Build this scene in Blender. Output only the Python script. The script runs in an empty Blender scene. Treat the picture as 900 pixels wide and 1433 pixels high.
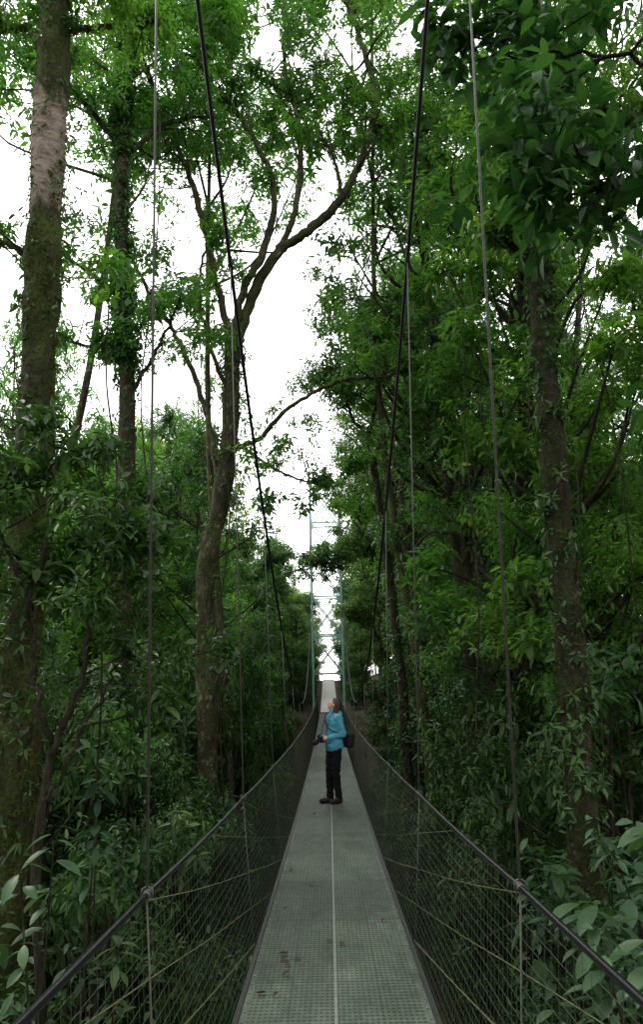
import bpy, math, numpy as np, time, bmesh
from mathutils import Vector, Matrix, Euler, noise as mnoise
T0=time.time()
rng=np.random.default_rng(11)
scene=bpy.context.scene
COL=scene.collection
# ------------------------------------------------------------ helpers
def nrm(a):
    return a/np.maximum(np.linalg.norm(a,axis=-1,keepdims=True),1e-9)
class Geo:
    def __init__(s): s.V=[];s.F=[];s.M=[];s.n=0
    def add(s,V,F,m=0):
        V=np.asarray(V,float).reshape(-1,3);F=np.asarray(F,int).reshape(-1,4)
        s.V.append(V);s.F.append(F+s.n);s.M.append(np.full(len(F),m,int));s.n+=len(V)
    def mesh(s,name,mats,smooth=True,off=(0,0,0)):
        V=np.concatenate(s.V)-np.asarray(off,float);F=np.concatenate(s.F);M=np.concatenate(s.M)
        me=bpy.data.meshes.new(name)
        me.vertices.add(len(V));me.vertices.foreach_set('co',V.astype(np.float32).ravel())
        me.loops.add(F.size);me.loops.foreach_set('vertex_index',F.astype(np.int32).ravel())
        me.polygons.add(len(F));me.polygons.foreach_set('loop_start',np.arange(0,F.size,4,dtype=np.int32))
        me.polygons.foreach_set('material_index',M.astype(np.int32))
        me.polygons.foreach_set('use_smooth',np.full(len(F),smooth))
        for m in mats: me.materials.append(m)
        me.update(calc_edges=True)
        return me
def catmull(pts,k):
    p=np.asarray(pts,float);P=np.vstack([2*p[0]-p[1],p,2*p[-1]-p[-2]])
    out=[]
    for i in range(1,len(P)-2):
        for j in range(k):
            t=j/k
            out.append(.5*((2*P[i])+(-P[i-1]+P[i+1])*t+(2*P[i-1]-5*P[i]+4*P[i+1]-P[i+2])*t*t+(-P[i-1]+3*P[i]-3*P[i+1]+P[i+2])*t**3))
    out.append(P[-2]);return np.array(out)
def tube(geo,pts,rad,seg=8,m=0,rough=0,close=True,rot=0):
    p=np.asarray(pts,float);n=len(p)
    r=np.broadcast_to(np.asarray(rad,float),(n,)).copy()
    if close:
        p=np.vstack([p[0],p,p[-1]]);r=np.concatenate([[1e-4],r,[1e-4]]);n+=2
    t=np.gradient(p,axis=0)
    if close: t[0]=t[1]=p[2]-p[1];t[-1]=t[-2]=p[-2]-p[-3]
    t=nrm(t)
    ref=np.array([0,0,1.]) if abs(t[0][2])<.9 else np.array([1.,0,0])
    u=nrm(np.cross(ref,t[0]));U=[u]
    for i in range(1,n):
        u=U[-1]-t[i]*np.dot(U[-1],t[i]);U.append(nrm(u))
    U=np.array(U);W=np.cross(t,U)
    a=np.arange(seg)/seg*2*math.pi+rot
    R=r[:,None]*np.ones(seg)[None]
    if rough:
        ph=rng.random(4)*6
        zz=np.arange(n)[:,None]
        R=R*(1+rough*(.5*np.sin(2*a[None]+zz*.35+ph[0])+.4*np.sin(3*a[None]-zz*.55+ph[1])+.3*np.sin(5*a[None]+zz*.2+ph[2])+.8*(rng.random((n,seg))-.5)))
    V=p[:,None]+R[...,None]*(np.cos(a)[None,:,None]*U[:,None]+np.sin(a)[None,:,None]*W[:,None])
    i=np.arange(n-1)[:,None]*seg;j=np.arange(seg)[None];k=(j+1)%seg
    F=np.stack([i+j,i+k,i+seg+k,i+seg+j],-1)
    geo.add(V.reshape(-1,3),F.reshape(-1,4),m)
def box(geo,c,s,m=0,R=None):
    c=np.asarray(c,float);s=np.asarray(s,float)/2
    V=np.array([[x,y,z] for z in(-1,1) for y in(-1,1) for x in(-1,1)],float)*s
    if R is not None: V=V@np.asarray(R).T
    geo.add(V+c,[[0,2,3,1],[4,5,7,6],[0,1,5,4],[2,6,7,3],[0,4,6,2],[1,3,7,5]],m)
def leaves(geo,P,D,N,L,W,m=0,hi=False,droop=.22,fold=.14):
    n=len(P);D=nrm(D);S=nrm(np.cross(D,N));N=np.cross(S,D)
    L=np.broadcast_to(L,(n,))[:,None];W=np.broadcast_to(W,(n,))[:,None]
    def pt(s,w):
        return P+D*s*L+S*w*W+N*(fold*abs(w)*W*2-droop*s*s*L)
    if not hi:
        V=np.stack([pt(0,0),pt(1,0),pt(.33,.45),pt(.7,.38),pt(.33,-.45),pt(.7,-.38)],1)
        F=np.array([[0,2,3,1],[0,1,5,4]]);k=6
    else:
        S_=[0,.14,.36,.6,.82,1];w_=[.015,.22,.43,.48,.32,.0]
        rows=[]
        for s,w in zip(S_,w_): rows+=[pt(s,w),pt(s,0),pt(s,-w)]
        V=np.stack(rows,1);k=18
        F=[]
        for i in range(5):
            b=3*i;F+=[[b,b+3,b+4,b+1],[b+1,b+4,b+5,b+2]]
        F=np.array(F)
    Fa=(np.arange(n)[:,None,None]*k+F[None]).reshape(-1,4)
    geo.add(V.reshape(-1,3),Fa,m)
def rosettes(geo,C,A,cnt,L,m=0,hi=False,wr=.36,droop=.25,spread=(.0,.7)):
    C=np.asarray(C,float);A=nrm(np.asarray(A,float));n=len(C)
    ref=np.where(np.abs(A[:,2:3])<.9,np.array([[0,0,1.]]),np.array([[1.,0,0]]))
    U=nrm(np.cross(ref,A));W=np.cross(A,U);ph=rng.random(n)*6.28
    sc=.6+.75*rng.random(n)
    wsc=.85+.4*rng.random(n)
    for i in range(cnt):
        az=ph+i*2.4+rng.normal(0,.3,n)
        el=rng.uniform(spread[0]-.15,spread[1],n)
        rad=U*np.cos(az)[:,None]+W*np.sin(az)[:,None]
        D=nrm(rad*np.cos(el)[:,None]+A*np.sin(el)[:,None])
        D[:,2]-=droop*rng.random(n)*1.5
        D=nrm(D)
        Nn=nrm(A*.5+np.array([0,0,.8])+rng.normal(0,.33,(n,3)))
        l=L*sc*rng.uniform(.65,1.15,n)
        pos=C+A*(L*(i/cnt-.5)*1.3)
        leaves(geo,pos+D*(.12*l)[:,None],D,Nn,l,l*wr*wsc*rng.uniform(.85,1.15,n),m,hi,droop)
def clumps(geo,cen,rad,ntw,cnt,L,m=0,hi=False,flat=.7,mix=True,**kw):
    cen=np.asarray(cen,float);rad=np.broadcast_to(rad,(len(cen),))
    c=np.repeat(cen,ntw,0);r=np.repeat(rad,ntw)
    d=nrm(rng.normal(0,1,c.shape));u=rng.random(len(c))**.45
    P=c+d*(r*u)[:,None]*np.array([1,1,flat])
    A=nrm(d*.8+np.array([0,0,.55])+rng.normal(0,.3,c.shape))
    if not mix: rosettes(geo,P,A,cnt,L,m,hi,**kw);return
    sel=np.repeat(rng.random(len(cen))<.55,ntw)
    if sel.any():
        P2=P[sel];A2=A[sel];off=rng.normal(0,.14,P2.shape)
        rosettes(geo,P2,A2,cnt,L*.72,m,hi,**kw);rosettes(geo,P2+off,A2,max(3,cnt-3),L*.58,m,hi,**kw)
    if (~sel).any(): rosettes(geo,P[~sel],A[~sel],cnt,L*1.05,m,hi,**kw)
# ------------------------------------------------------------ materials
def newmat(name):
    m=bpy.data.materials.new(name);m.use_nodes=True;nt=m.node_tree;nt.nodes.clear()
    o=nt.nodes.new('ShaderNodeOutputMaterial');return m,nt,o
def ramp(nt,fac,stops):
    r=nt.nodes.new('ShaderNodeValToRGB');e=r.color_ramp.elements
    while len(e)<len(stops): e.new(.5)
    for x,(p,c) in zip(e,stops): x.position=p;x.color=(*c,1)
    nt.links.new(fac,r.inputs[0]);return r.outputs[0]
def noise_n(nt,vec,scale,detail=4,rough=.6):
    n=nt.nodes.new('ShaderNodeTexNoise');n.inputs['Scale'].default_value=scale;n.inputs['Detail'].default_value=detail;n.inputs['Roughness'].default_value=rough
    if vec: nt.links.new(vec,n.inputs['Vector'])
    return n.outputs['Fac']
def mapping(nt,scale=(1,1,1)):
    t=nt.nodes.new('ShaderNodeTexCoord');mp=nt.nodes.new('ShaderNodeMapping');mp.inputs['Scale'].default_value=scale
    nt.links.new(t.outputs['Object'],mp.inputs[0]);return mp.outputs[0]
def mixc(nt,fac,a,b,mode='MIX'):
    m=nt.nodes.new('ShaderNodeMix');m.data_type='RGBA';m.blend_type=mode
    for s,v in ((m.inputs[0],fac),(m.inputs[6],a),(m.inputs[7],b)):
        if isinstance(v,(int,float)): s.default_value=v
        elif isinstance(v,tuple): s.default_value=(*v,1)
        else: nt.links.new(v,s)
    return m.outputs[2]
def math_n(nt,op,a,b=0.,c=None):
    m=nt.nodes.new('ShaderNodeMath');m.operation=op
    for s,v in zip(m.inputs,(a,b,c)):
        if v is None: continue
        if isinstance(v,(int,float)): s.default_value=v
        else: nt.links.new(v,s)
    return m.outputs[0]
def leaf_mat(name,cols,trans=.3,rough=.42,spec=.3,tint=(1.6,1.9,.8)):
    m,nt,o=newmat(name)
    g=nt.nodes.new('ShaderNodeNewGeometry')
    n=len(cols);c=ramp(nt,g.outputs['Random Per Island'],[(i/(n-1),x) for i,x in enumerate(cols)])
    nz=noise_n(nt,mapping(nt),.9,2)
    k=ramp(nt,nz,[(.3,(.58,.62,.62)),(.7,(1.4,1.32,1.1))])
    c=mixc(nt,1.,c,k,'MULTIPLY')
    oi=nt.nodes.new('ShaderNodeObjectInfo')
    k=ramp(nt,oi.outputs['Random'],[(0,(.7,.8,.95)),(.35,(1.,1.,.95)),(.7,(1.35,1.17,1.)),(1,(.85,.95,1.1))])
    c=mixc(nt,1.,c,k,'MULTIPLY')
    p=nt.nodes.new('ShaderNodeBsdfPrincipled');nt.links.new(c,p.inputs['Base Color'])
    p.inputs['Roughness'].default_value=rough;p.inputs['Specular IOR Level'].default_value=spec
    t=nt.nodes.new('ShaderNodeBsdfTranslucent')
    c2=mixc(nt,1.,c,tint,'MULTIPLY');nt.links.new(c2,t.inputs[0])
    mx=nt.nodes.new('ShaderNodeMixShader');mx.inputs[0].default_value=trans
    nt.links.new(p.outputs[0],mx.inputs[1]);nt.links.new(t.outputs[0],mx.inputs[2]);nt.links.new(mx.outputs[0],o.inputs[0])
    return m
def bark_mat(name,a,b,moss,mossamt=.5,patch=None,lichen=None):
    m,nt,o=newmat(name)
    v=mapping(nt,(1,1,.22));n1=noise_n(nt,v,16,8,.75)
    c=ramp(nt,n1,[(.38,a),(.62,b)])
    n2=noise_n(nt,mapping(nt,(1,1,.6)),3.2,8,.75)
    n3=noise_n(nt,mapping(nt,(1,1,.8)),1.4,6,.7)
    if lichen:
        n4=noise_n(nt,mapping(nt,(1.2,1,.9)),5.5,6,.75)
        c=mixc(nt,ramp(nt,n4,[(.55,(0,0,0)),(.60,(.85,.85,.85))]),c,lichen)
    f=ramp(nt,n2,[(.60-mossamt*.25,(0,0,0)),(.68-mossamt*.25,(1,1,1))])
    mc=ramp(nt,noise_n(nt,mapping(nt),22,4,.8),[(.35,tuple(x*.4 for x in moss)),(.65,tuple(x*1.7 for x in moss))])
    c=mixc(nt,f,c,mc)
    c=mixc(nt,1.,c,ramp(nt,n3,[(.35,(.42,.42,.40)),(.65,(1.45,1.45,1.4))]),'MULTIPLY')
    if patch:
        t=nt.nodes.new('ShaderNodeTexCoord');sp=nt.nodes.new('ShaderNodeSeparateXYZ');nt.links.new(t.outputs['Object'],sp.inputs[0])
        z=math_n(nt,'ADD',sp.outputs[2],math_n(nt,'MULTIPLY',n2,1.6))
        up=ramp(nt,math_n(nt,'SUBTRACT',z,patch[0]),[(.0,(0,0,0)),(.25,(1,1,1))]);dn=ramp(nt,math_n(nt,'SUBTRACT',patch[1],z),[(.0,(0,0,0)),(.25,(1,1,1))])
        pc=ramp(nt,noise_n(nt,mapping(nt,(1,1,2.6)),5,7,.75),[(.35,patch[2]),(.65,patch[3])])
        c=mixc(nt,math_n(nt,'MULTIPLY',up,dn),c,pc)
    p=nt.nodes.new('ShaderNodeBsdfPrincipled');nt.links.new(c,p.inputs['Base Color']);p.inputs['Roughness'].default_value=.9
    p.inputs['Specular IOR Level'].default_value=.2
    bp=nt.nodes.new('ShaderNodeBump');bp.inputs['Strength'].default_value=1;bp.inputs['Distance'].default_value=.07
    h=math_n(nt,'ADD',n1,math_n(nt,'MULTIPLY',n2,1.5))
    nt.links.new(h,bp.inputs['Height']);nt.links.new(bp.outputs[0],p.inputs['Normal']);nt.links.new(p.outputs[0],o.inputs[0])
    return m
def simple(name,col,rough=.6,metal=0,var=.25,scale=12,bump=0,spec=.5):
    m,nt,o=newmat(name)
    n=noise_n(nt,mapping(nt),scale,5,.65)
    c=ramp(nt,n,[(.3,tuple(x*(1-var) for x in col)),(.7,tuple(min(1,x*(1+var)) for x in col))])
    p=nt.nodes.new('ShaderNodeBsdfPrincipled');nt.links.new(c,p.inputs['Base Color'])
    p.inputs['Roughness'].default_value=rough;p.inputs['Metallic'].default_value=metal;p.inputs['Specular IOR Level'].default_value=spec
    if bump:
        bp=nt.nodes.new('ShaderNodeBump');bp.inputs['Strength'].default_value=bump;bp.inputs['Distance'].default_value=.01
        nt.links.new(n,bp.inputs['Height']);nt.links.new(bp.outputs[0],p.inputs['Normal'])
    nt.links.new(p.outputs[0],o.inputs[0]);return m
M_can=leaf_mat('canopy_leaf',[(.030,.086,.020),(.047,.122,.028),(.068,.155,.034),(.115,.205,.055)],.48,.42,.3,(1.75,2.15,.9))
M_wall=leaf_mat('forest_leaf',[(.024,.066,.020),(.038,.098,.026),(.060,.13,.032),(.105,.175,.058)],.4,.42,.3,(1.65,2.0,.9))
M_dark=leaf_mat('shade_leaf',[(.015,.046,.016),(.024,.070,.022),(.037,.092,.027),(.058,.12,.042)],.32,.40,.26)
M_under=leaf_mat('shaded_undergrowth_leaf',[(.010,.031,.012),(.016,.046,.016),(.026,.064,.021),(.045,.095,.035)],.25,.42,.22)  # darker copy of M_dark, forest-floor shade put into the leaf colour
M_pale=leaf_mat('dull_leaf',[(.022,.060,.029),(.034,.082,.038),(.048,.104,.050),(.07,.135,.07)],.2,.42,.28)
M_far=leaf_mat('distant_hazed_leaf',[(.08,.14,.055),(.12,.185,.075),(.16,.23,.10),(.22,.29,.14)],.42,.6)  # distance haze put into the colour: paler leaves for the far trees
M_tuft=leaf_mat('moss_tuft',[(.040,.050,.013),(.06,.078,.018),(.08,.10,.026),(.04,.035,.018)],.2,.8,.1,(1.3,1.4,.8))
M_dead=leaf_mat('dead_leaf',[(.06,.038,.018),(.085,.058,.028),(.045,.028,.015),(.11,.085,.045)],.1,.7)
B_moss=bark_mat('mossy_bark',(.013,.009,.006),(.075,.058,.038),(.042,.055,.013),.85,(8.9+6.3,11.2+6.3,(.15,.11,.085),(.42,.34,.29)),(.20,.21,.16))
B_gen=bark_mat('bark',(.013,.010,.007),(.06,.046,.032),(.026,.034,.012),.5,None,(.10,.11,.08))
B_main=bark_mat('lichen_bark',(.022,.018,.012),(.11,.09,.06),(.05,.062,.018),.55,None,(.22,.23,.17))
B_red=bark_mat('grey_brown_bark',(.010,.007,.005),(.060,.040,.027),(.026,.036,.011),.68,None,(.12,.12,.09))
# ------------------------------------------------------------ object creation
def thing(name,label,cat,base=(0,0,0),group=None):
    e=bpy.data.objects.new(name,None);e.empty_display_size=.3;e.location=base;COL.objects.link(e)
    e['label']=label;e['category']=cat
    if group:e['group']=group
    return e
def part(parent,name,me,label=None,loc=(0,0,0)):
    o=bpy.data.objects.new(name,me);COL.objects.link(o);o.parent=parent;o.location=loc
    if label:o['label']=label
    return o
def solo(name,me,label=None,cat=None,kind=None,group=None,loc=(0,0,0)):
    o=bpy.data.objects.new(name,me);COL.objects.link(o);o.location=loc
    if label:o['label']=label
    if cat:o['category']=cat
    if kind:o['kind']=kind
    if group:o['group']=group
    return o
def zd(y): return -1.85+.0011*(y-17)**2
def zc(y): return -.3+.0255*(y-18)**2
def wc(y): return .69+(.18 if y<18 else .115)*((y-18)/16)**2
RW=.65;DW=.515
# ------------------------------------------------------------ person
def capsule(geo,a,b,ra,rb,seg=14):
    a=np.array(a,float);b=np.array(b,float);d=nrm(b-a);pts=[];r=[]
    for k in range(5):
        th=math.pi/2*(k/4);pts.append(a-d*ra*math.cos(th));r.append(max(1e-4,ra*math.sin(th)))
    for k in range(5):
        th=math.pi/2*(k/4);pts.append(b+d*rb*math.sin(th));r.append(max(1e-4,rb*math.cos(th)))
    p=np.array(pts)
    ref=np.array([0,0,1.]) if abs(d[2])<.9 else np.array([1.,0,0])
    u=nrm(np.cross(ref,d));w=np.cross(d,u);an=np.arange(seg)/seg*2*math.pi;r=np.array(r);n=len(p)
    V=p[:,None]+r[:,None,None]*(np.cos(an)[None,:,None]*u+np.sin(an)[None,:,None]*w)
    i=np.arange(n-1)[:,None]*seg;j=np.arange(seg)[None];k=(j+1)%seg
    geo.add(V.reshape(-1,3),np.stack([i+j,i+k,i+seg+k,i+seg+j],-1).reshape(-1,4))
def ell(geo,c,r,R=None):
    g2=Geo();capsule(g2,(0,0,-1e-4),(0,0,1e-4),1,1,20);V=np.concatenate(g2.V)*np.array(r)
    if R is not None: V=V@np.array(R).T
    geo.add(V+np.array(c),np.concatenate(g2.F))
def islands(me):
    n=len(me.vertices);e=np.empty(len(me.edges)*2,np.int32);me.edges.foreach_get('vertices',e);e=e.reshape(-1,2)
    lab=np.arange(n)
    while True:
        mn=np.minimum(lab[e[:,0]],lab[e[:,1]]);old=lab.copy()
        np.minimum.at(lab,e[:,0],mn);np.minimum.at(lab,e[:,1],mn);lab=lab[lab]
        if (lab==old).all(): break
    return lab
def remesh(geo,name,mats,vox,sm=6,fac=.5):
    me=geo.mesh(name+'_raw',mats)
    bm=bmesh.new();bm.from_mesh(me);bmesh.ops.remove_doubles(bm,verts=bm.verts,dist=3e-4);bmesh.ops.recalc_face_normals(bm,faces=bm.faces);bm.to_mesh(me);bm.free()
    o=bpy.data.objects.new('tmp',me);COL.objects.link(o)
    r=o.modifiers.new('r','REMESH');r.mode='VOXEL';r.voxel_size=vox;r.use_smooth_shade=True
    s=o.modifiers.new('s','SMOOTH');s.iterations=sm;s.factor=fac
    dg=bpy.context.evaluated_depsgraph_get();m2=bpy.data.meshes.new_from_object(o.evaluated_get(dg));m2.name=name
    bpy.data.objects.remove(o);m2.materials.clear()
    for m in mats:m2.materials.append(m)
    lab=islands(m2);u,cn=np.unique(lab,return_counts=True)
    if len(u)>1:
        keep=u[cn.argmax()];bm=bmesh.new();bm.from_mesh(m2);bm.verts.ensure_lookup_table()
        bmesh.ops.delete(bm,geom=[bm.verts[i] for i in np.nonzero(lab!=keep)[0]],context='VERTS');bm.to_mesh(m2);bm.free()
    return m2
def cut(me,co,no):
    bm=bmesh.new();bm.from_mesh(me)
    bmesh.ops.bisect_plane(bm,geom=bm.verts[:]+bm.edges[:]+bm.faces[:],plane_co=co,plane_no=no,clear_outer=True)
    bm.to_mesh(me);bm.free()
S=1.05;PY=12.35
person=thing('person','person in turquoise jacket and black trousers holding a camera','person',(.07,PY,zd(PY)+.002))
ANG=math.radians(-62);person.rotation_euler=(0,0,ANG);person.scale=(S,S,S)
M_skin=simple('skin',(.50,.29,.21),.5,0,.08,20)
M_jack=simple('turquoise_fabric',(.055,.235,.32),.75,0,.22,9,.3,.2)
M_trou=simple('black_trousers',(.006,.006,.008),.9,0,.25,9,.4,.1)
M_boot=simple('dark_boot',(.012,.010,.009),.7,0,.3,20,.3,.2)
M_hair=simple('brown_hair',(.028,.015,.009),.5,0,.4,60,.5)
M_bag=simple('black_nylon',(.007,.007,.008),.7,0,.3,20,.3,.25)
M_lens=simple('lens_glass',(.02,.02,.03),.08,0,.1)
M_lip=simple('lips',(.38,.15,.13),.5,0,.05)
HR=np.array(Euler((math.radians(-18),0,math.radians(-26))).to_matrix());HP=np.array([0,-.01,1.45])
def hp(c): return HP+HR@(np.array(c,float)-HP)
LEG={1:((.078,-.022,.47),(.07,.03,.09),(.085,-.11,.035)),-1:((-.078,-.05,.47),(-.08,-.05,.09),(-.095,-.20,.035))}
body=Geo()
for s,(kn,an,to) in LEG.items():
    capsule(body,(s*.078,0,.85),kn,.082,.054);capsule(body,kn,an,.052,.034);capsule(body,(an[0],an[1],.05),to,.036,.028)
ell(body,(0,0,.91),(.158,.108,.12));ell(body,(0,0,1.06),(.118,.085,.13));ell(body,(0,0,1.23),(.145,.1,.14));capsule(body,(-.13,.005,1.325),(.13,.005,1.325),.05,.05)
capsule(body,(0,0,1.34),HP+np.array([0,-.005,.02]),.05,.046)
ell(body,hp((0,-.012,1.535)),(.070,.088,.082),HR);ell(body,hp((0,-.05,1.495)),(.053,.052,.068),HR);ell(body,hp((0,-.078,1.448)),(.022,.02,.018),HR)
capsule(body,hp((0,-.096,1.52)),hp((0,-.110,1.494)),.008,.011)
for s in(-1,1): ell(body,hp((s*.071,-.01,1.51)),(.010,.016,.026),HR)
arms={1:((.160,.01,1.31),(.205,.06,1.05),(.078,-.145,1.0)),-1:((-.160,.01,1.31),(-.195,.04,1.05),(-.085,-.165,.985))}
for s,(sh,el_,wr) in arms.items():
    capsule(body,sh,el_,.045,.036);capsule(body,el_,wr,.036,.024)
    w=np.array(wr);pc=w+np.array([-s*.012,-.05,-.002])
    capsule(body,w,pc,.022,.024);ell(body,pc,(.015,.038,.034))
    for k in range(4):
        b0=pc+np.array([0,-.028,.030-.020*k]);ln=[.034,.040,.036,.028][k]
        k1=b0+np.array([-s*.004,-ln,.0]);k2=k1+np.array([-s*.024,-.010,-.002]);k3=k2+np.array([-s*.018,.014,0])
        for a,b in((b0,k1),(k1,k2),(k2,k3)): capsule(body,a,b,.0085,.0075,8)
    t0=w+np.array([-s*.015,-.03,.026]);t1=t0+np.array([-s*.022,-.026,.016]);t2=t1+np.array([-s*.012,-.026,0])
    capsule(body,t0,t1,.011,.009,8);capsule(body,t1,t2,.009,.008,8)
part(person,'body',remesh(body,'body',[M_skin],.0055,2))
j=Geo()
ell(j,(0,.0,.93),(.188,.14,.14));capsule(j,(-.055,0,.87),(.055,0,.87),.13,.13);ell(j,(0,.002,1.08),(.168,.132,.19));ell(j,(0,.005,1.22),(.172,.13,.16))
capsule(j,(-.125,.005,1.305),(.125,.005,1.305),.068,.068);capsule(j,(0,.0,1.34),(0,-.01,1.40),.085,.068)
ell(j,(0,.085,1.365),(.10,.06,.06))
for s,(sh,el_,wr) in arms.items():
    w=np.array(wr);e_=np.array(el_);capsule(j,sh,el_,.066,.056);capsule(j,el_,e_+(w-e_)*.95,.056,.038)
jm=remesh(j,'jacket',[M_jack],.010,8)
cut(jm,(0,0,.79),(0,0,-1))
for v in jm.vertices:
    n_=mnoise.noise(Vector((v.co.x*10,v.co.y*10,v.co.z*17)))+.5*mnoise.noise(Vector((v.co.x*20+5,v.co.y*20,v.co.z*34)))
    v.co+=v.normal*n_*.011
part(person,'jacket',jm)
z=Geo();tube(z,[(0,-.130,.82),(0,-.145,.95),(0,-.138,1.1),(0,-.135,1.24),(0,-.095,1.36)],.004,6);part(person,'zip',z.mesh('zip',[M_bag]))
t=Geo()
for s,(kn,an,to) in LEG.items():
    capsule(t,(s*.08,0,.84),kn,.096,.069);capsule(t,kn,(an[0],an[1],.10),.067,.056)
ell(t,(0,.003,.88),(.165,.12,.12))
tm=remesh(t,'trousers',[M_trou],.010,3);cut(tm,(0,0,.07),(0,0,-1))
for v in tm.vertices:
    v.co+=v.normal*(mnoise.noise(Vector((v.co.x*12,v.co.y*12,v.co.z*22)))*.012)
part(person,'trousers',tm)
for s,(kn,an,to) in LEG.items():
    b=Geo();capsule(b,an,(an[0],an[1],.15),.05,.046);capsule(b,(an[0],an[1]+.02,.045),to,.046,.04);ell(b,(an[0],an[1]+.01,.05),(.045,.06,.05))
    bmh=remesh(b,'boot',[M_boot],.009,3);cut(bmh,(0,0,.0),(0,0,-1));part(person,'boot',bmh)
h=Geo()
ell(h,hp((0,.010,1.550)),(.080,.091,.082),HR);ell(h,hp((0,.050,1.49)),(.076,.055,.09),HR);ell(h,hp((0,.055,1.435)),(.078,.043,.06),HR)
for s in(-1,1): capsule(h,hp((s*.064,.012,1.53)),hp((s*.068,.022,1.425)),.024,.020)
hm=remesh(h,'hair',[M_hair],.007,3)
for v in hm.vertices: v.co+=v.normal*mnoise.noise(Vector((v.co.x*70,v.co.y*70,v.co.z*9)))*.008
part(person,'hair',hm)
for s in(-1,1):
    e=Geo();ell(e,hp((s*.026,-.094,1.522)),(.010,.007,.006),HR);part(person,'eye',e.mesh('eye',[M_bag]))
e=Geo();ell(e,hp((0,-.098,1.472)),(.018,.006,.005),HR);part(person,'mouth',e.mesh('mouth',[M_lip]))
cam_t=thing('camera','black camera with lens held at waist height','camera',(.07,PY,zd(PY)+.002));cam_t.rotation_euler=(0,0,ANG);cam_t.scale=(S,S,S)
CR=np.array(Euler((math.radians(26),0,0)).to_matrix());cc=np.array([-.003,-.245,.985])
def bevbox(c,s,mat,name,b=.008,R=None):
    g=Geo();box(g,(0,0,0),s);me=g.mesh(name,[mat],smooth=True);bm=bmesh.new();bm.from_mesh(me)
    bmesh.ops.recalc_face_normals(bm,faces=bm.faces)
    bmesh.ops.bevel(bm,geom=bm.edges[:],offset=b,segments=4,affect='EDGES',profile=.5)
    bm.transform(Matrix.Translation(Vector(c))@(Matrix(R).to_4x4() if R is not None else Matrix.Identity(4)));bm.to_mesh(me);bm.free();return me
part(cam_t,'camera_body',bevbox(cc,(.15,.065,.105),M_bag,'camera_body',.012,R=CR.tolist()))
part(cam_t,'viewfinder',bevbox(cc+CR@np.array([0,0,.060]),(.055,.05,.035),M_bag,'viewfinder',.008,R=CR.tolist()))
g=Geo();dl=CR@np.array([0,-1,0.]);tube(g,[cc+dl*.02,cc+dl*.06,cc+dl*.065,cc+dl*.14],[.038,.038,.043,.043],18);part(cam_t,'lens',g.mesh('lens',[M_bag]))
g=Geo();tube(g,[cc+dl*.139,cc+dl*.142],[.034,.034],18);part(cam_t,'lens_glass',g.mesh('lens_glass',[M_lens]))
g=Geo();tube(g,catmull([cc+np.array([.06,0,.03]),(.080,-.18,1.08),(.080,-.145,1.22),(.070,-.07,1.375),(0,.085,1.435),(-.070,-.07,1.375),(-.080,-.145,1.22),(-.080,-.18,1.08),cc+np.array([-.06,0,.03])],6),.0055,6);part(cam_t,'strap',g.mesh('strap',[M_bag]))
bag=thing('shoulder_bag','black shoulder bag hanging at the hip','bag',(.07,PY,zd(PY)+.002));bag.rotation_euler=(0,0,ANG);bag.scale=(S,S,S)
BR=np.array(Euler((0,math.radians(6),math.radians(20))).to_matrix())
part(bag,'pouch',bevbox((.10,.185,.96),(.25,.14,.24),M_bag,'pouch',.05,BR.tolist()))
part(bag,'flap',bevbox((.10,.192,1.03),(.255,.15,.09),M_bag,'flap',.035,BR.tolist()))
g=Geo();tube(g,catmull([(.17,.17,1.04),(.18,.0,1.08),(.10,-.128,1.13),(-.02,-.142,1.24),(-.09,-.09,1.355),(-.08,.05,1.385),(-.02,.145,1.25),(.05,.17,1.06)],6),.009,6);part(bag,'strap',g.mesh('strap',[M_bag]))
# ------------------------------------------------------------ terrain
def sst(a): a=min(1,max(0,a));return a*a*(3-2*a)
PS=.103
def gz(x,y):
    z=-6.5+min(5,.3*max(0,x-2))+min(7,.1*max(0,-x-6))
    z+=sst((y-26)/16)*5+min(2.3,max(0,y-42)*.1)-min(10,max(0,y-66)*.12)
    z+=.5*mnoise.noise(Vector((x*.15,y*.15,0)))+.15*mnoise.noise(Vector((x*.7,y*.7,3)))
    w=sst((4-abs(x))/2)*sst((y-38)/3)*sst((70-y)/6)
    return z*(1-w)+w*(-1.37+(min(y,62)-40)*PS)
xs=np.concatenate([np.linspace(-420,-50,14),np.linspace(-45,45,91),np.linspace(50,420,14)])
ys=np.concatenate([np.linspace(-300,-20,10),np.linspace(-17,80,98),np.linspace(85,500,20)])
V=[(x,y,gz(x,y)) for y in ys for x in xs];nx=len(xs)
F=[[j*nx+i,j*nx+i+1,(j+1)*nx+i+1,(j+1)*nx+i] for j in range(len(ys)-1) for i in range(nx-1)]
g=Geo();g.add(V,F)
m,nt,o=newmat('forest_floor')
n1=noise_n(nt,mapping(nt),1.3,8,.75)
c=ramp(nt,n1,[(.3,(.02,.014,.008)),(.5,(.05,.035,.02)),(.62,(.03,.05,.015)),(.8,(.05,.08,.02))])
p=nt.nodes.new('ShaderNodeBsdfPrincipled');nt.links.new(c,p.inputs[0]);p.inputs['Roughness'].default_value=.95
bp=nt.nodes.new('ShaderNodeBump');bp.inputs['Distance'].default_value=.1;nt.links.new(n1,bp.inputs['Height']);nt.links.new(bp.outputs[0],p.inputs['Normal']);nt.links.new(p.outputs[0],o.inputs[0])
solo('ground',g.mesh('ground',[m]),kind='structure')
g=Geo();yy=np.linspace(40.9,62,30);V=[];F=[]
for i,y in enumerate(yy):
    z=-1.27+(y-40)*PS
    V+=[(-.5,y,z),(.5,y,z)]
for i in range(29): F.append([2*i,2*i+1,2*i+3,2*i+2])
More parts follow.
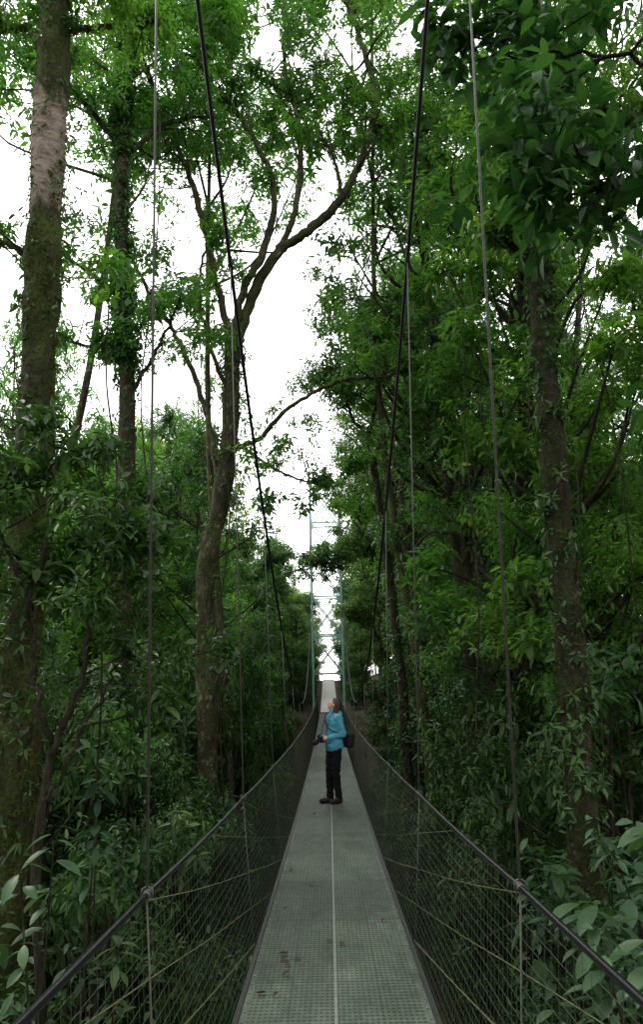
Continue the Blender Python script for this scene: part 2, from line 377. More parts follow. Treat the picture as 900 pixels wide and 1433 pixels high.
g.add(V,F);solo('path',g.mesh('path',[simple('pale_concrete',(.62,.62,.58),.9,0,.12,3)]),kind='structure')
# ------------------------------------------------------------ bridge
bridge=thing('suspension_bridge','narrow suspension footbridge with grey perforated deck and mesh sides','bridge',(0,0,0))
m,nt,o=newmat('perforated_deck')
tc=nt.nodes.new('ShaderNodeTexCoord');sp=nt.nodes.new('ShaderNodeSeparateXYZ');nt.links.new(tc.outputs['Object'],sp.inputs[0])
X=sp.outputs[0];Y=sp.outputs[1]
fx=math_n(nt,'FRACT',math_n(nt,'DIVIDE',math_n(nt,'ADD',X,9.9936),.030));fy=math_n(nt,'FRACT',math_n(nt,'DIVIDE',math_n(nt,'ADD',Y,20),.044))
ax=math_n(nt,'LESS_THAN',math_n(nt,'ABSOLUTE',math_n(nt,'SUBTRACT',fx,.5)),.32);ay=math_n(nt,'LESS_THAN',math_n(nt,'ABSOLUTE',math_n(nt,'SUBTRACT',fy,.5)),.2)
slot=math_n(nt,'MULTIPLY',ax,ay)
edge=math_n(nt,'LESS_THAN',math_n(nt,'ABSOLUTE',X),.475)
slot=math_n(nt,'MULTIPLY',slot,edge)
joint=math_n(nt,'LESS_THAN',math_n(nt,'FRACT',math_n(nt,'DIVIDE',math_n(nt,'ADD',Y,20.3),.624)),.012)
seamx=math_n(nt,'LESS_THAN',math_n(nt,'ABSOLUTE',math_n(nt,'SUBTRACT',math_n(nt,'ABSOLUTE',X),.252)),.003)
n1=noise_n(nt,tc.outputs['Object'],2.2,8,.75);n2=noise_n(nt,tc.outputs['Object'],30,4,.7)
n5=noise_n(nt,mapping(nt,(1,.35,1)),5,6,.8)
c=ramp(nt,n1,[(.32,(.024,.038,.026)),(.5,(.060,.080,.060)),(.68,(.108,.13,.102))])
c=mixc(nt,.3,c,ramp(nt,n2,[(.35,(.020,.030,.020)),(.65,(.135,.158,.125))]))
c=mixc(nt,1.,c,ramp(nt,n5,[(.35,(.6,.62,.6)),(.6,(1.08,)*3)]),'MULTIPLY')
pn=nt.nodes.new('ShaderNodeTexWhiteNoise');pn.noise_dimensions='2D'
cb=nt.nodes.new('ShaderNodeCombineXYZ');nt.links.new(math_n(nt,'FLOOR',math_n(nt,'DIVIDE',math_n(nt,'ADD',Y,20.3),1.248)),cb.inputs[1]);nt.links.new(math_n(nt,'GREATER_THAN',X,0),cb.inputs[0]);nt.links.new(cb.outputs[0],pn.inputs['Vector'])
c=mixc(nt,1.,c,ramp(nt,pn.outputs['Value'],[(0,(.85,)*3),(1,(1.15,)*3)]),'MULTIPLY')
c=mixc(nt,math_n(nt,'MULTIPLY',slot,.75),c,(.006,.010,.006))
c=mixc(nt,math_n(nt,'MULTIPLY',joint,.7),c,(.015,.018,.014));c=mixc(nt,math_n(nt,'MULTIPLY',seamx,.6),c,(.02,.023,.019))
p=nt.nodes.new('ShaderNodeBsdfPrincipled');nt.links.new(c,p.inputs[0])
nt.links.new(ramp(nt,n1,[(.3,(.5,)*3),(.7,(.75,)*3)]),p.inputs['Roughness']);p.inputs['Specular IOR Level'].default_value=.22
bp=nt.nodes.new('ShaderNodeBump');bp.inputs['Strength'].default_value=.7;bp.inputs['Distance'].default_value=.006
nt.links.new(math_n(nt,'SUBTRACT',1,math_n(nt,'ADD',slot,joint)),bp.inputs['Height']);nt.links.new(bp.outputs[0],p.inputs['Normal']);nt.links.new(p.outputs[0],o.inputs[0])
M_deck=m
M_steel=simple('galvanised_steel',(.15,.16,.145),.5,.3,.3,20)
M_dks=simple('dark_steel',(.025,.029,.025),.5,.4,.3,20)
M_black=simple('black_hose',(.006,.006,.007),.33,0,.2,20,0,.3)
M_cable=simple('black_cable',(.012,.012,.012),.6,.1,.3,40,0,.3)
M_hang=simple('hanger_rod',(.06,.06,.05),.6,.2,.35,30)
M_net=simple('net_wire',(.028,.040,.022),.6,.1,.3,10)
M_rope=simple('weathered_rope',(.085,.092,.035),.8,0,.4,10)
M_green=simple('hazed_green_steel',(.34,.62,.51),.6,0,.2,3)  # light green paint, made paler to stand in for distance haze
g=Geo();yy=np.arange(-6,40.95,.25);n=len(yy)
def strip(x0,x1,dz,h,m):
    V=[];F=[]
    for y in yy:
        z=zd(y)+dz;V+=[(x0,y,z+h),(x1,y,z+h),(x1,y,z),(x0,y,z)]
    for i in range(n-1):
        a=4*i;b=a+4
        for k in range(4): F.append([a+k,a+(k+1)%4,b+(k+1)%4,b+k])
    g.add(V,F,m)
strip(-DW,DW,-.03,.03,0)
strip(-.009,.009,.001,.004,1)
strip(-DW-.03,-DW-.002,-.06,.068,2);strip(DW+.002,DW+.03,-.06,.068,2)
for y in np.arange(-5.5,40,.13):
    for s in(-1,1): box(g,(s*(DW-.02),y,zd(y)+.003),(.010,.010,.006),1)
HY=[2.63+2.77*i for i in range(-2,14)]
for y in HY+[y+1.385 for y in HY[:-1]]:
    box(g,(0,y,zd(y)-.09),(1.12,.05,.06),2)
part(bridge,'deck',g.mesh('deck',[M_deck,M_steel,M_dks],smooth=False))
SAG=.014
for s in(-1,1):
    g=Geo();ys_=np.arange(-6,40.2,.12)
    pts=[]
    for y in ys_:
        ph=((y-2.63)/2.77)%1
        pts.append((s*(RW+.006*math.sin(math.pi*ph)),y,zd(y)+.95-SAG*math.sin(math.pi*ph)))
    tube(g,pts,.0112,10)
    part(bridge,'handrail',g.mesh('handrail',[M_black]))
    g=Geo();pts=[(s*wc(y),y,zc(y)) for y in np.arange(-6,40.3,.4)]
    tube(g,pts,.017,8)
    for y in HY:
        t=np.array([0,1,.051*(y-18)]);t/=np.linalg.norm(t);c0=np.array([s*wc(y),y,zc(y)])
        tube(g,[c0-t*.05,c0+t*.05],.023,8)
    part(bridge,'main_cable',g.mesh('main_cable',[M_cable]))
    for y in HY:
        g=Geo();zr=zd(y)+.95
        tube(g,[(s*RW,y,zr+.02),(s*wc(y),y,zc(y))],.0055,6)
        tube(g,[(s*RW,y,zr),(s*(DW+.05),y,zd(y)-.05)],.0028,6)
        tube(g,[(s*(RW-.02),y,zr-.012),(s*(RW-.018),y,zr+.017),(s*RW,y,zr+.028),(s*(RW+.018),y,zr+.017),(s*(RW+.02),y,zr-.012)],.004,6)
        tube(g,[(s*RW,y-.02,zd(y)+.95),(s*RW,y+.02,zd(y)+.95)],.0145,8)
        part(bridge,'hanger',g.mesh('hanger',[M_hang]))
    g=Geo()
    def npt(y,f):
        ph=((y-2.63)/2.77)%1
        return (s*(DW+.035+(RW-DW-.035)*f**.8),y,zd(y)-.03+(.98-SAG*math.sin(math.pi*ph))*f)
    for f in np.linspace(.04,.95,19):
        tube(g,[npt(y,f+.004*math.sin(y*2+f*30)) for y in np.arange(-5.9,40,.46)],.0012,4,close=False)
    for y in np.arange(-5.9,40,.065):
        tube(g,[npt(y,0),npt(y+.005*rng.normal(),.5),npt(y,1)],.0009,3,close=False)
    part(bridge,'side_net',g.mesh('side_net',[M_net]))
    g=Geo()
    for i,y in enumerate(HY[:-2]):
        for a,b in(((y,.98),(y+5.54,0.02)),((y+1.4,.98),(y+5.54+1.4,0.02)),((y,.5),(y+2.77,.03))):
            T=np.linspace(0,1,8)
            q=[npt(min(a[0]+(b[0]-a[0])*t,40),a[1]+(b[1]-a[1])*t) for t in T]
            q=[(p[0]+s*.006,p[1],p[2]-.008*math.sin(math.pi*t)) for p,t in zip(q,T)]
            tube(g,q,.0021,5,close=False)
    part(bridge,'diagonal_rope',g.mesh('diagonal_rope',[M_rope]))
g=Geo();TW=.86;ztop=zc(40)+.15
def beam(a,b,w): tube(g,[a,b],w*.7,4,rot=math.pi/4)
for x in(-TW,TW):
    for y in(39.4,40.6): beam((x,y,-3.2),(x,y,ztop),.10)
lv=[.95,3.1,5.3,7.5,9.7,ztop]
for y in(39.4,40.6):
    for z in lv: beam((-TW,y,z),(TW,y,z),.08)
    for a,b in zip(lv[:-1],lv[1:]):
        beam((-TW,y,a),(TW,y,b),.06);beam((TW,y,a),(-TW,y,b),.06)
lv2=[-3,-1.4]+lv
for x in(-TW,TW):
    for z in lv2: beam((x,39.4,z),(x,40.6,z),.06)
    for a,b in zip(lv2[:-1],lv2[1:]): beam((x,39.4,a),(x,40.6,b),.04)
    box(g,(x,40,ztop+.06),(.2,1.4,.12))
part(bridge,'tower',g.mesh('tower',[M_green],smooth=False),'tall green lattice steel tower')
spots=[(-.35,5.0),(-.30,4.9),(-.38,5.15),(-.33,4.75),(-.26,5.1),(-.02,5.4),(.03,5.35),(-.4,4.5),(-.36,4.42),(-.2,7.0),(-.3,8.9),(.25,7.2),(-.42,6.2),(.36,5.8),(-.3,11.2),(-.45,7.6)]
for i,(x,y) in enumerate(spots):
    g=Geo();a=rng.random()*6.28;L=rng.uniform(.04,.085)
    leaves(g,np.array([[0,0,.006]]),np.array([[math.cos(a),math.sin(a),.05]]),np.array([[rng.normal(0,.2),rng.normal(0,.2),1.]]),L,L*.45,0,True,droop=-.25*rng.random(),fold=.35)
    solo('fallen_leaf',g.mesh('fallen_leaf',[M_dead]),'curled brown fallen leaf lying on the deck','leaf',group='fallen leaves on the deck',loc=(x,y,zd(y)+.003))
# ------------------------------------------------------------ generic tree variants
def variant(H,z0,R,ncl,ntw,cnt,L,trunk_r,leafm,barkm,seed,cr=.8,hi=False,stems=1,mix=True,limb=1):
    global rng
    rng=np.random.default_rng(seed)
    gt=Geo();gl=Geo()
    axes=[]
    for k in range(stems):
        lean=rng.normal(0,.05*H if stems==1 else .1*H,2)
        b=rng.normal(0,.1,2)*(stems>1)
        pts=[(b[0],b[1],-1.5),(b[0]*1.2,b[1]*1.2,H*.15),(lean[0]*.4+rng.normal(0,.02*H),lean[1]*.4+rng.normal(0,.02*H),H*.5),(lean[0],lean[1],H*.93)]
        p=catmull(pts,10);t=np.linspace(0,1,len(p))
        tube(gt,p,trunk_r*(1-.8*t**1.2)*(1+.5*np.exp(-t*14)),10 if trunk_r>.1 else 6,0,rough=.12);axes.append(p)
    C=[]
    while len(C)<ncl:
        u=rng.random();z=z0+(H-z0)*u
        rr=R*(math.sin(math.pi*min(1,(u*.82+.14)))**.7)
        a=rng.random()*6.28;d=rr*rng.random()**.5
        C.append((math.cos(a)*d,math.sin(a)*d,z))
    C=np.array(C)
    for i,c in enumerate(C):
        ax=axes[i%stems]
        zb=max(.1*H,c[2]-.35*R-.1*H*rng.random())
        k=np.argmin(np.abs(ax[:,2]-zb));b=ax[k]
        c2=np.array([c[0]+b[0]*.5,c[1]+b[1]*.5,c[2]]);C[i]=c2
        if i%limb: continue
        mid=(b+c2)/2+rng.normal(0,.12*R,3);mid[2]-=.05*R
        p=catmull([b,mid,c2],5)
        tube(gt,p,np.linspace(trunk_r*.28,trunk_r*.05+.004,len(p)),5,0,close=False)
    clumps(gl,C,cr*rng.uniform(.6,1.25,len(C)),ntw,cnt,L,0,hi,mix=mix)
    return gt.mesh('trunk',[barkm]),gl.mesh('crown',[leafm]),H
VT=[variant(22,6,2.7,75,30,8,.19,.24,M_wall,B_gen,s,cr=.85) for s in(1,2)]+[variant(22,6,2.7,70,30,7,.23,.24,M_can,B_gen,3,cr=.85)]
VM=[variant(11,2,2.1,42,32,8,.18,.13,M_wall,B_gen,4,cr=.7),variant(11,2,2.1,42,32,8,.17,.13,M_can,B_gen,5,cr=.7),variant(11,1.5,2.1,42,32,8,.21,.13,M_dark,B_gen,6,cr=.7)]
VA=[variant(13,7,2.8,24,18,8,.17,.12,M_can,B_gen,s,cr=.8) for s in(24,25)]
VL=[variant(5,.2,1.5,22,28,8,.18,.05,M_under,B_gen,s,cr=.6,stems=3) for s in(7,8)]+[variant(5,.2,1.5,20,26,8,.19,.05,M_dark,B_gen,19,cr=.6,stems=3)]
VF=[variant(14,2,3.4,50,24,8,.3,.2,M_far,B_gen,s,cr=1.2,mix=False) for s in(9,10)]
VC=[variant(30,22,4.8,56,28,8,.23,.17,M_can,B_main,s,cr=1.15,limb=4) for s in(12,13)]
rng=np.random.default_rng(5)
LBL={'T':('tree','tall rainforest tree with dense green crown on the slope','tree','tall forest trees'),
'C':('tree','tall tree with a high open spreading canopy','tree','high canopy trees'),
'A':('tree','slender tree with an airy light green crown','tree','airy crowned trees'),
'M':('tree','slender understorey tree covered in glossy green leaves','tree','understorey trees'),
'L':('shrub','leafy dark green shrub on the forest floor','shrub','forest shrubs'),
'F':('tree','tree on the distant hillside with haze put into its pale green leaf colour','tree','distant hillside trees')}
def place(kind,x,y,H=None,ztop=None,base=None,v=None,sxy=None):
    vs={'T':VT,'M':VM,'L':VL,'F':VF,'C':VC,'A':VA}[kind];v=vs[rng.integers(len(vs)) if v is None else v]
    z=gz(x,y)-.1 if base is None else base
    if ztop is not None: H=ztop-z
    s=(H or v[2])/v[2];n,l,c,gr=LBL[kind]
    e=thing(n,l,c,(x,y,z),gr);e.rotation_euler=(0,0,rng.random()*6.28)
    q=sxy or min(max(s,.8),1.25);e.scale=(q,q,s)
    if kind=='L':
        part(e,'stem',v[0]);part(e,'foliage',v[1])
    else:
        part(e,'trunk',v[0]);part(e,'crown',v[1])
    return e
def jit(a): return (rng.random()-.5)*a
for y in np.arange(11,50,3.9):
    for x in np.arange(3.9,min(6+y*.5,19),3.6):
        xx=x+jit(1.4)+(.5 if y<14 else 0);yy_=y+jit(1.6)
        if yy_<11.5 and xx<5: yy_+=1.5
        if rng.random()<.6: place('T',xx,yy_,H=rng.uniform(19,28) if yy_<40 else rng.uniform(14,20))
        else: place('M',xx,yy_,H=rng.uniform(10,15))
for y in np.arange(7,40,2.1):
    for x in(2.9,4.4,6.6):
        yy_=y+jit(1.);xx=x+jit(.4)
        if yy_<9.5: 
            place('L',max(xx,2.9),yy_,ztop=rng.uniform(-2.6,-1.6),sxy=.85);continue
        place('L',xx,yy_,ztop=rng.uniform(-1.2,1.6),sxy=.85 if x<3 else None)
for y in np.arange(10,58,3.6):
    for x in np.arange(-3.8,-7-y*.5,-3.3):
        xx=x+jit(1.5);yy_=y+jit(1.6);a=xx/yy_
        if yy_<18.5 and xx>-4.8: continue
        if a>-.16: tt=.15+.10*rng.random() if yy_>26 else .12+.1*rng.random()
        else: tt=rng.uniform(.24,.46)
        zt=tt*yy_
        H=zt-gz(xx,yy_)
        if H<3:continue
        k='T' if H>16 else('M' if H>8 else 'L')
        if yy_>46: k='F' if a<-.16 else 'M'
        place(k,xx,yy_,ztop=zt)
for x,y,t_ in((-11,25,.62),(-14,30,.58),(-5.6,30,.50),(-17,36,.56)):
    place('A',x,y,ztop=t_*y)
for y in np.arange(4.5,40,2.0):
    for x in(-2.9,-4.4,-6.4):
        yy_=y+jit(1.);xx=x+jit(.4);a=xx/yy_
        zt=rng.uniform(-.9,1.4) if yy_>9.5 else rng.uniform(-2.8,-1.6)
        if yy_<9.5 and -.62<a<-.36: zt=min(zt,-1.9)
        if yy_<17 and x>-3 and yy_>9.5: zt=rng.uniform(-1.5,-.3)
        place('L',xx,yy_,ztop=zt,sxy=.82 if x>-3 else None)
for y in np.arange(46,84,6):
    for x in np.arange(-22,24,4.6):
        xx=x+jit(2.5);yy_=y+jit(3)
        if abs(xx)<3.4: continue
        zt=yy_*(.13+.05*rng.random()) if xx<2 else yy_*(.2+.12*rng.random())
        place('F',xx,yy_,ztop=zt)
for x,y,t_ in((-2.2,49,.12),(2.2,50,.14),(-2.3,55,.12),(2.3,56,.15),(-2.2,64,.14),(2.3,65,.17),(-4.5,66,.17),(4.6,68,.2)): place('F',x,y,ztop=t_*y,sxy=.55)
for x,y,t_ in((-2.1,42.6,.12),(2.1,43,.15),(-2.0,46.5,.12),(2.0,47.5,.15),(-1.8,52.5,.13),(1.9,53.5,.15),(-1.7,58.5,.14),(1.8,60,.16)): place('M',x,y,ztop=t_*y,sxy=.66)
for y in np.arange(42.5,63,2.2):
    for s in(-1,1): place('L',s*(1.6+.2*rng.random()),y+jit(.6),H=2.4+rng.random(),v=2,sxy=.6)
for x,y,H,v in((-2.6,18.5,30,0),(-8.2,17,29,1),(2.6,19,31,0),(5.5,15.5,29,1),
   (-4,2,30,0),(3.8,1,30,1),(-.5,-5,30,0)):  # this row: canopies out of view, added overhead to darken the near field
    place('C',x,y,H=H,v=v,sxy=1.0)
for x,y in((-5.5,1),(-6,-5),(-9,-1),(6,0),(6.5,-6),(9.5,-2),(-4,-12),(4,-12),(0,-16)):  # unseen trees beside and behind the viewpoint, added to shade the foreground
    place('T',x,y,H=rng.uniform(20,25))
# ------------------------------------------------------------ hero trees
def hero(label,barkm,leafm,trunk,r0,r1,branches,L,cr,ntw,cnt=8,sub_len=(.8,2.0),seg=18,climb=0,start=.35,hi=False,ends=True,tuft=0,rough=.13,mix=True,wr=.36,up=.35):
    b=np.array(trunk[0],float)
    e=thing('tree',label,'tree',tuple(b))
    gt=Geo();p=catmull(trunk,18);t=np.linspace(0,1,len(p))
    tube(gt,p,r0+(r1-r0)*t,seg,0,rough=rough)
    cen=[];BP=[]
    for br,ra,rb,ns in branches:
        q=catmull(br,9);tt=np.linspace(0,1,len(q))
        q=q+rng.normal(0,.02,q.shape)
        tube(gt,q,ra+(rb-ra)*tt,8,0,rough=.15);BP.append((q,ra+(rb-ra)*tt))
        for k in range(ns):
            s=rng.uniform(start,1);c=q[int(s*(len(q)-1))]
            d=nrm(rng.normal(0,1,3)*np.array([1,1,.6])+np.array([0,0,up]));l=rng.uniform(*sub_len)
            c1=c+d*l*.5+rng.normal(0,.1*l,3);c2=c+d*l+np.array([0,0,.1*l])
            w=catmull([c,c1,c2],5)
            tube(gt,w,np.linspace(max(.014,rb*.7),.007,len(w)),5,0,close=False)
            cen.append(c2)
            if rng.random()<.5: cen.append(c1+rng.normal(0,.2,3))
        if ends: cen.append(q[-1])
    part(e,'trunk',gt.mesh('trunk',[barkm],off=b))
    gl=Geo();cen=np.array(cen)
    clumps(gl,cen,cr*rng.uniform(.6,1.3,len(cen)),ntw,cnt,L,0,hi,mix=mix,wr=wr)
    part(e,'crown',gl.mesh('crown',[leafm],off=b))
    if climb:
        gv=Geo();cl=rng.random(12);ii=np.clip(((cl[rng.integers(0,12,climb)]+rng.normal(0,.05,climb))%1*(len(p)-4)).astype(int)+2,2,len(p)-2);a=rng.random(climb)*6.28
        rr=(r0+(r1-r0)*t[ii])
        out=np.stack([np.cos(a),np.sin(a),np.zeros(climb)],1)
        P=p[ii]+out*(rr*rng.uniform(.95,1.7,climb))[:,None]+np.stack([0*a,0*a,rng.normal(0,.25,climb)],1)
        rosettes(gv,P,nrm(out+np.array([0,0,.4])),7,.13,0,False)
        part(e,'climbing_vine',gv.mesh('climbing_vine',[M_dark],off=b))
    if tuft:
        gv=Geo()
        for q,rr0 in [(p,r0+(r1-r0)*t)]+BP:
            nt_=int(tuft*(1 if q is p else .12))
            f=rng.random(nt_)*(len(q)-1.01);i0=f.astype(int);ff=(f-i0)[:,None]
            P=q[i0]*(1-ff)+q[i0+1]*ff;a=rng.random(nt_)*6.28
            out=np.stack([np.cos(a),np.sin(a),np.zeros(nt_)],1)
            if q is not p: out=nrm(rng.normal(0,1,(nt_,3))+np.array([0,0,-.3]))
            rosettes(gv,P+out*(rr0[i0]*rng.uniform(.92,1.08,nt_))[:,None],out+np.array([0,0,-.1]),5,.055,0,False,wr=.3,droop=.6)
        part(e,'moss',gv.mesh('moss',[M_tuft],off=b))
    return e
hero('thick mossy tree trunk with a bare pinkish patch',B_moss,M_can,
 [(-3.7,9,-7.3),(-3.8,9,-2.7),(-3.97,9,.6),(-4.11,9,4.66),(-4.22,9,7.1),(-4.39,9,11.4),(-4.6,9,15)],.225,.25,
 [([(-4.3,9,10.2),(-5.2,9.5,11.5),(-6.4,10,12.0)],.07,.03,10),
  ([(-4.4,9,12),(-3.4,9.6,14),(-2.4,10.5,15.5)],.08,.03,12),([(-4.4,9,12.5),(-5,8.6,14),(-6,8.2,15.5)],.08,.03,9),
  ([(-4.3,9,10.8),(-3.7,9.6,11.6),(-3.0,10,12.2)],.04,.02,4),
  ([(-4.15,9,6.2),(-5,9.3,7.0),(-6,9.6,7.1)],.06,.02,4)],.18,.5,26,climb=300,tuft=2800,rough=.2)
hero('vine covered slim tree with drooping mossy limbs',B_gen,M_can,
 [(-4.1,14,-7),(-4.16,14,-.45),(-4.29,14,5.5),(-4.6,14,9.5),(-4.82,14,13.1),(-4.9,14,17)],.20,.14,
 [([(-4.5,14,8.8),(-5.4,14,9.6),(-6.6,14,10.6)],.07,.03,6),([(-4.8,14,12.8),(-3.8,14.4,14.2),(-2.7,15,15)],.07,.03,9),
  ([(-4.8,14,13),(-6,13.6,14.5),(-7.4,13.4,15.2)],.08,.03,12),([(-4.9,14,15.5),(-4.6,14.5,17.5),(-4.1,15,19)],.08,.03,11),
  ([(-4.5,14,8.0),(-5.1,13.9,7.6),(-5.9,13.8,7.9)],.05,.02,5),
  ([(-4.3,14,6.4),(-3.6,13.8,7.6),(-3.1,13.6,8.8)],.05,.02,5)],.18,.55,22,climb=1500,tuft=900)
Yt=17
hero('tall spreading tree with curving lichen covered branches',B_main,M_can,
 [(-2.8,Yt,-7),(-2.92,Yt,-.55),(-3.02,Yt,2.9),(-2.70,Yt,4.76),(-2.47,Yt,6.73),(-2.43,Yt,8.8),(-2.3,Yt,9.5)],.26,.20,
 [([(-2.38,Yt,9.0),(-1.9,Yt,10.7),(-1.2,Yt,12.1),(-.3,Yt-.2,12.7),(.73,Yt-.4,13.7),(1.5,Yt-.7,15.3),(1.72,Yt-.9,16.8),(1.3,Yt-1.1,18.8),(.8,Yt-1.2,20.6)],.165,.07,20),
  ([(-2.38,Yt,9.0),(-2.2,Yt-.2,10.6),(-1.5,Yt-.3,12.2),(-1.25,Yt-.4,14.1),(-2.1,Yt-.6,16.1),(-3.3,Yt-.8,17.8),(-3.9,Yt-1,20)],.13,.045,18),
  ([(-1.2,Yt,12.1),(-.6,Yt-.2,13.6),(-.5,Yt-.2,16.3),(-.9,Yt,18.5),(-.9,Yt-.5,21)],.10,.045,18),
  ([(-2.4,Yt,8.9),(-2.9,Yt-.2,11.2),(-3.57,Yt-.4,14.1),(-4.5,Yt-.7,16.6),(-5.3,Yt-1,18.5)],.12,.04,14),
  ([(-2.45,Yt,6.2),(-1.7,Yt-.2,6.4),(-.98,Yt-.4,7.1),(.37,Yt-.6,7.8),(1.4,Yt-.8,7.8),(2.6,Yt-1,8.0)],.07,.035,6),
  ([(-2.45,Yt,6.6),(-1.7,Yt-.2,5.9),(-.9,Yt-.2,5.4),(.1,Yt-.2,5.1)],.045,.02,8),
  ([(-2.7,Yt,5.0),(-3.1,Yt,7.3),(-3.9,Yt,9.4),(-4.6,Yt,10.6),(-5.6,Yt,12.6)],.09,.035,10),
  ([(-2.45,Yt,7.6),(-3.1,Yt-.3,9.4),(-3.3,Yt-.5,11.0),(-3.0,Yt-.6,12.6)],.06,.025,6),
  ([(.73,Yt-.4,13.7),(.5,Yt-.4,15),(.1,Yt-.4,16)],.06,.03,4)],.19,.55,19,climb=260,start=.5,tuft=900)
hero('straight mossy brown trunk beside the bridge',B_red,M_wall,
 [(2.85,9.2,-6.3),(3.05,9,-1.55),(3.14,9,.6),(3.2,9,3.56),(3.35,9,7.1),(3.65,9,11.4),(3.8,9,15)],.195,.14,
 [([(3.4,9,7.6),(4.2,9.4,8.8),(5.2,9.8,9.4)],.06,.03,8),([(3.6,9,10.6),(2.8,9.2,12),(2.0,9.4,13.0)],.06,.03,9),
  ([(3.65,9,11.6),(4.5,8.4,13),(5.3,8,14)],.07,.03,9),([(3.7,9,12),(3.2,8,13.2),(2.6,7.4,14)],.06,.02,8),
  ([(3.3,9,5.6),(2.9,8.8,6.3),(2.5,8.7,6.5)],.03,.012,5)],.18,.45,24,climb=520,tuft=1600,rough=.18)
hero('slim dark tree with a forked crooked top',B_gen,M_wall,
 [(2.2,20,-7),(2.1,20,-.5),(1.9,20,3),(1.56,20,6.5),(1.4,20,7.6)],.15,.09,
 [([(1.4,20,7.6),(.9,20,8.4),(.72,20,9.3),(.4,20,10.6)],.07,.03,10),([(1.4,20,7.6),(1.8,20,9.2),(1.7,20,11),(1.2,20,12.8)],.07,.03,16),
 ([(1.5,20,7),(2.4,20,8),(3,20,9)],.05,.03,8)],.19,.7,26,climb=200)
hero('thin leaning tree reaching its leafy branch over the walkway',B_gen,M_wall,
 [(-4.8,32,-5.5),(-4.6,32,-1),(-4.0,32,2.5),(-2.8,32,4.6)],.06,.04,
 [([(-2.8,32,4.6),(-1.6,32,5.5),(-.3,32,5.9),(.7,32,6.3)],.04,.015,14),([(-3.0,32,4.3),(-2.6,31.6,5.4),(-2.2,31.4,6)],.04,.015,7)],.2,.5,22,sub_len=(.4,1.1))
hero('thin leaning tree with leafy twigs beside the tower',B_gen,M_wall,
 [(2.9,35,-3.5),(2.8,35,2),(2.5,35,6),(2.0,35,8.4)],.11,.06,
 [([(2.0,35,8.4),(1.3,35,9.4),(.6,35,10.2)],.05,.02,10),([(2.5,35,6.2),(1.8,35,7.0),(.9,35,7.2)],.04,.02,10),([(2.2,35,8),(2.6,35,9.6),(2.4,35,11)],.05,.02,9),([(2.7,35,3.2),(2.0,35,3.8),(1.3,35,3.7)],.04,.02,8)],.22,.6,22,sub_len=(.4,1.1))
hero('spreading bushy tree with dark glossy leaves and forked stem',B_gen,M_dark,
 [(-2.3,7,-6.6),(-2.55,7,-3.4),(-2.78,7,-1.6),(-2.72,7,-.5)],.05,.042,
 [([(-2.72,7,-.55),(-2.95,7,.2),(-3.15,7.05,1.1),(-3.8,7.1,2.2),(-4.3,7.4,2.6)],.036,.012,12),([(-2.72,7,-.55),(-2.45,7,.3),(-2.5,7.05,1.3),(-2.2,7.1,2.2)],.034,.012,9),
  ([(-3.1,7.05,1.0),(-3.0,7.3,2.1),(-3.2,7.6,3.0)],.025,.012,8),([(-2.75,7,-1.0),(-2.4,7,-.3),(-2.1,7.2,.5)],.025,.012,4)],.17,.30,12,sub_len=(.3,1.1),start=.5,seg=10,up=.1)
hero('overhanging tree with large dark leaves',B_gen,M_dark,
 [(4.6,4.4,-5.8),(4.5,4.4,0),(4.4,4.4,3),(4.3,4.4,6.5)],.16,.1,
 [([(4.4,4.4,3.2),(3.2,4.5,3.8),(2.3,4.7,3.9),(1.8,4.8,4.1)],.03,.008,14),
  ([(4.4,4.4,4.2),(3.2,4.6,5.0),(2.2,5,5.6),(1.6,5.3,6.2)],.03,.008,17),
  ([(4.4,4.4,2.0),(3.5,4.8,2.2),(2.8,5.2,2.25)],.025,.008,8),
  ([(4.4,4.4,5.2),(3.2,5.2,7.0),(2.2,5.8,8.2)],.03,.008,15)],.21,.36,5,cnt=7,sub_len=(.25,.85),start=.4,hi=True,mix=False,wr=.40)
def sprig_plant(x,y,ztop,R,nst,L,mat,label,cnt=9):
    z=gz(x,y);e=thing('broadleaf_plant',label,'plant',(x,y,z),'broad leaved plants by the bridge')
    gs=Geo();gl=Geo();C=[];A=[]
    for k in range(nst):
        a=rng.random()*6.28;d=R*rng.random()**.5;zt=ztop-z-rng.random()*1.1*(ztop-z if ztop-z<1.2 else 1.2)
        top=np.array([math.cos(a)*d,math.sin(a)*d,zt])
        p=catmull([(top[0]*.2,top[1]*.2,-.1),(top[0]*.4+rng.normal(0,.1),top[1]*.4+rng.normal(0,.1),zt*.55),tuple(top)],6)
        tube(gs,p,np.linspace(.018,.006,len(p)),5,0,close=False)
        dirn=nrm(p[-1]-p[-2]+np.array([0,0,.02]))
        C.append(top);A.append(dirn);C.append(p[-2]);A.append(dirn)
    rosettes(gl,np.array(C),np.array(A),cnt,L,0,True,wr=.40,droop=.35,spread=(.0,.5))
    part(e,'stem',gs.mesh('stem',[B_gen]));part(e,'foliage',gl.mesh('foliage',[mat]))
sprig_plant(2.1,4.6,-.95,.8,40,.18,M_pale,'dense grey green broad leaved plant beside the handrail')
sprig_plant(1.75,3.4,-1.1,.55,26,.16,M_pale,'dense grey green broad leaved plant beside the handrail')
sprig_plant(3.0,6.2,-1.1,.9,40,.18,M_pale,'dense grey green broad leaved plant beside the handrail')
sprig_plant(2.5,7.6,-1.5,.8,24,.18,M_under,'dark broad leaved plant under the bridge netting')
sprig_plant(-1.85,5.0,-.75,.45,5,.20,M_pale,'sparse plant with large pale green leaves',6)
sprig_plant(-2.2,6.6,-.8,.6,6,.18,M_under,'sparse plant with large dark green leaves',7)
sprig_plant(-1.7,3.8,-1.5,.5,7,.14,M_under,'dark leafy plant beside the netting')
sprig_plant(-2.6,5.2,-1.4,.8,10,.15,M_under,'dark leafy plant beside the netting')
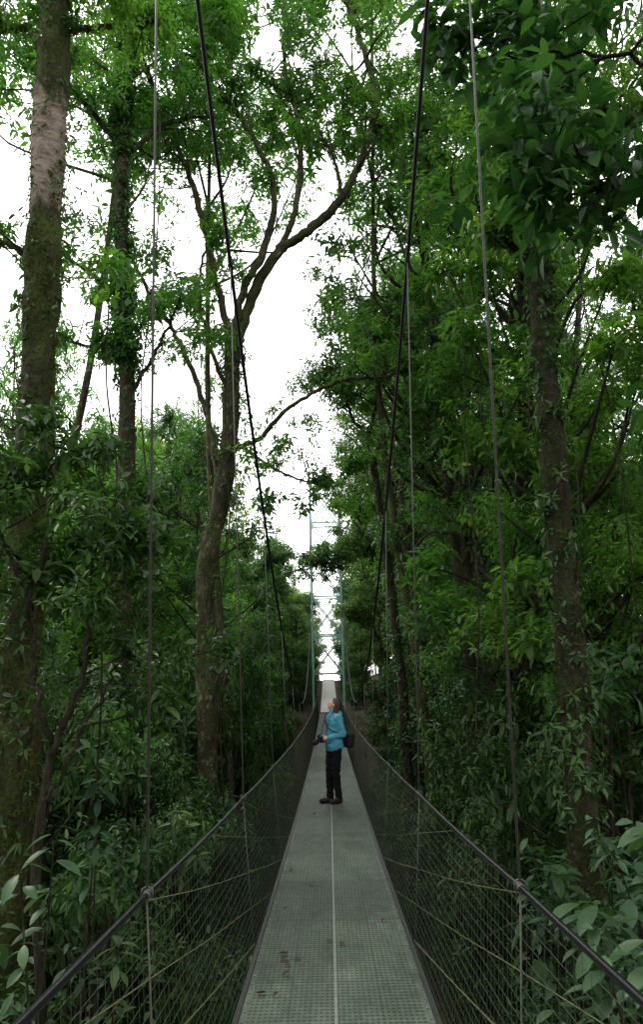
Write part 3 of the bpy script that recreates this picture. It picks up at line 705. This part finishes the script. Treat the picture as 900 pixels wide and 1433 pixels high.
sprig_plant(-1.7,6.0,-1.6,.5,10,.15,M_under,'dark leafy plant beside the netting')
for (x,y,zt,zb) in [(-3.4,12,12,-3),(-5.2,11,9,-4),(-2.3,15,9,-3),(4.2,11,12,-3),(5.3,12,11,-2),(2.6,12,8,-4),(3.6,14,10,-3),(-3.2,9.6,6,-4)]:
    g=Geo();k=7
    pts=[(jit(.35),jit(.3),zt-(zt-zb)*i/k) for i in range(k+1)]
    tube(g,catmull(pts,6),.014,6,0,rough=.2)
    solo('liana',g.mesh('liana',[B_gen]),'thin woody liana hanging between the trees','vine',group='hanging lianas',loc=(x,y,0))
# ------------------------------------------------------------ world & light
w=bpy.data.worlds.new('World');scene.world=w;w.use_nodes=True;nt=w.node_tree;nt.nodes.clear()
EL,ROT=math.radians(60),math.radians(-62)
o=nt.nodes.new('ShaderNodeOutputWorld');sky=nt.nodes.new('ShaderNodeTexSky');sky.sky_type='NISHITA';sky.sun_disc=False
sky.sun_elevation=EL;sky.sun_rotation=ROT
b1=nt.nodes.new('ShaderNodeBackground');b1.inputs[1].default_value=.15;nt.links.new(sky.outputs[0],b1.inputs[0])
b2=nt.nodes.new('ShaderNodeBackground');b2.inputs[0].default_value=(1,1,.99,1);b2.inputs[1].default_value=3.1
tc=nt.nodes.new('ShaderNodeTexCoord');n_=noise_n(nt,tc.outputs['Generated'],3.5,6,.6)
f=ramp(nt,n_,[(.32,(.45,)*3),(.45,(1,)*3)])
mx=nt.nodes.new('ShaderNodeMixShader');nt.links.new(f,mx.inputs[0]);nt.links.new(b1.outputs[0],mx.inputs[1]);nt.links.new(b2.outputs[0],mx.inputs[2]);nt.links.new(mx.outputs[0],o.inputs[0])
sl=bpy.data.lights.new('sun','SUN');sl.energy=2.3;sl.angle=math.radians(14);sl.color=(1,.96,.88)
so=bpy.data.objects.new('sun',sl);COL.objects.link(so)
d=Vector((math.sin(ROT)*math.cos(EL),math.cos(ROT)*math.cos(EL),math.sin(EL)))
so.rotation_euler=d.to_track_quat('Z','Y').to_euler()
# ------------------------------------------------------------ camera
cd=bpy.data.cameras.new('view_camera');co=bpy.data.objects.new('view_camera',cd);COL.objects.link(co)
cd.sensor_fit='VERTICAL';cd.sensor_height=36;cd.lens=24;cd.clip_start=.05;cd.clip_end=2000
R=Matrix.Rotation(math.radians(.27),4,'Z')@Matrix.Rotation(math.radians(90+14.7),4,'X')@Matrix.Rotation(math.radians(-1.25),4,'Z')
co.matrix_world=R
scene.camera=co
scene.view_settings.view_transform='Standard';scene.view_settings.look='None';scene.view_settings.exposure=0
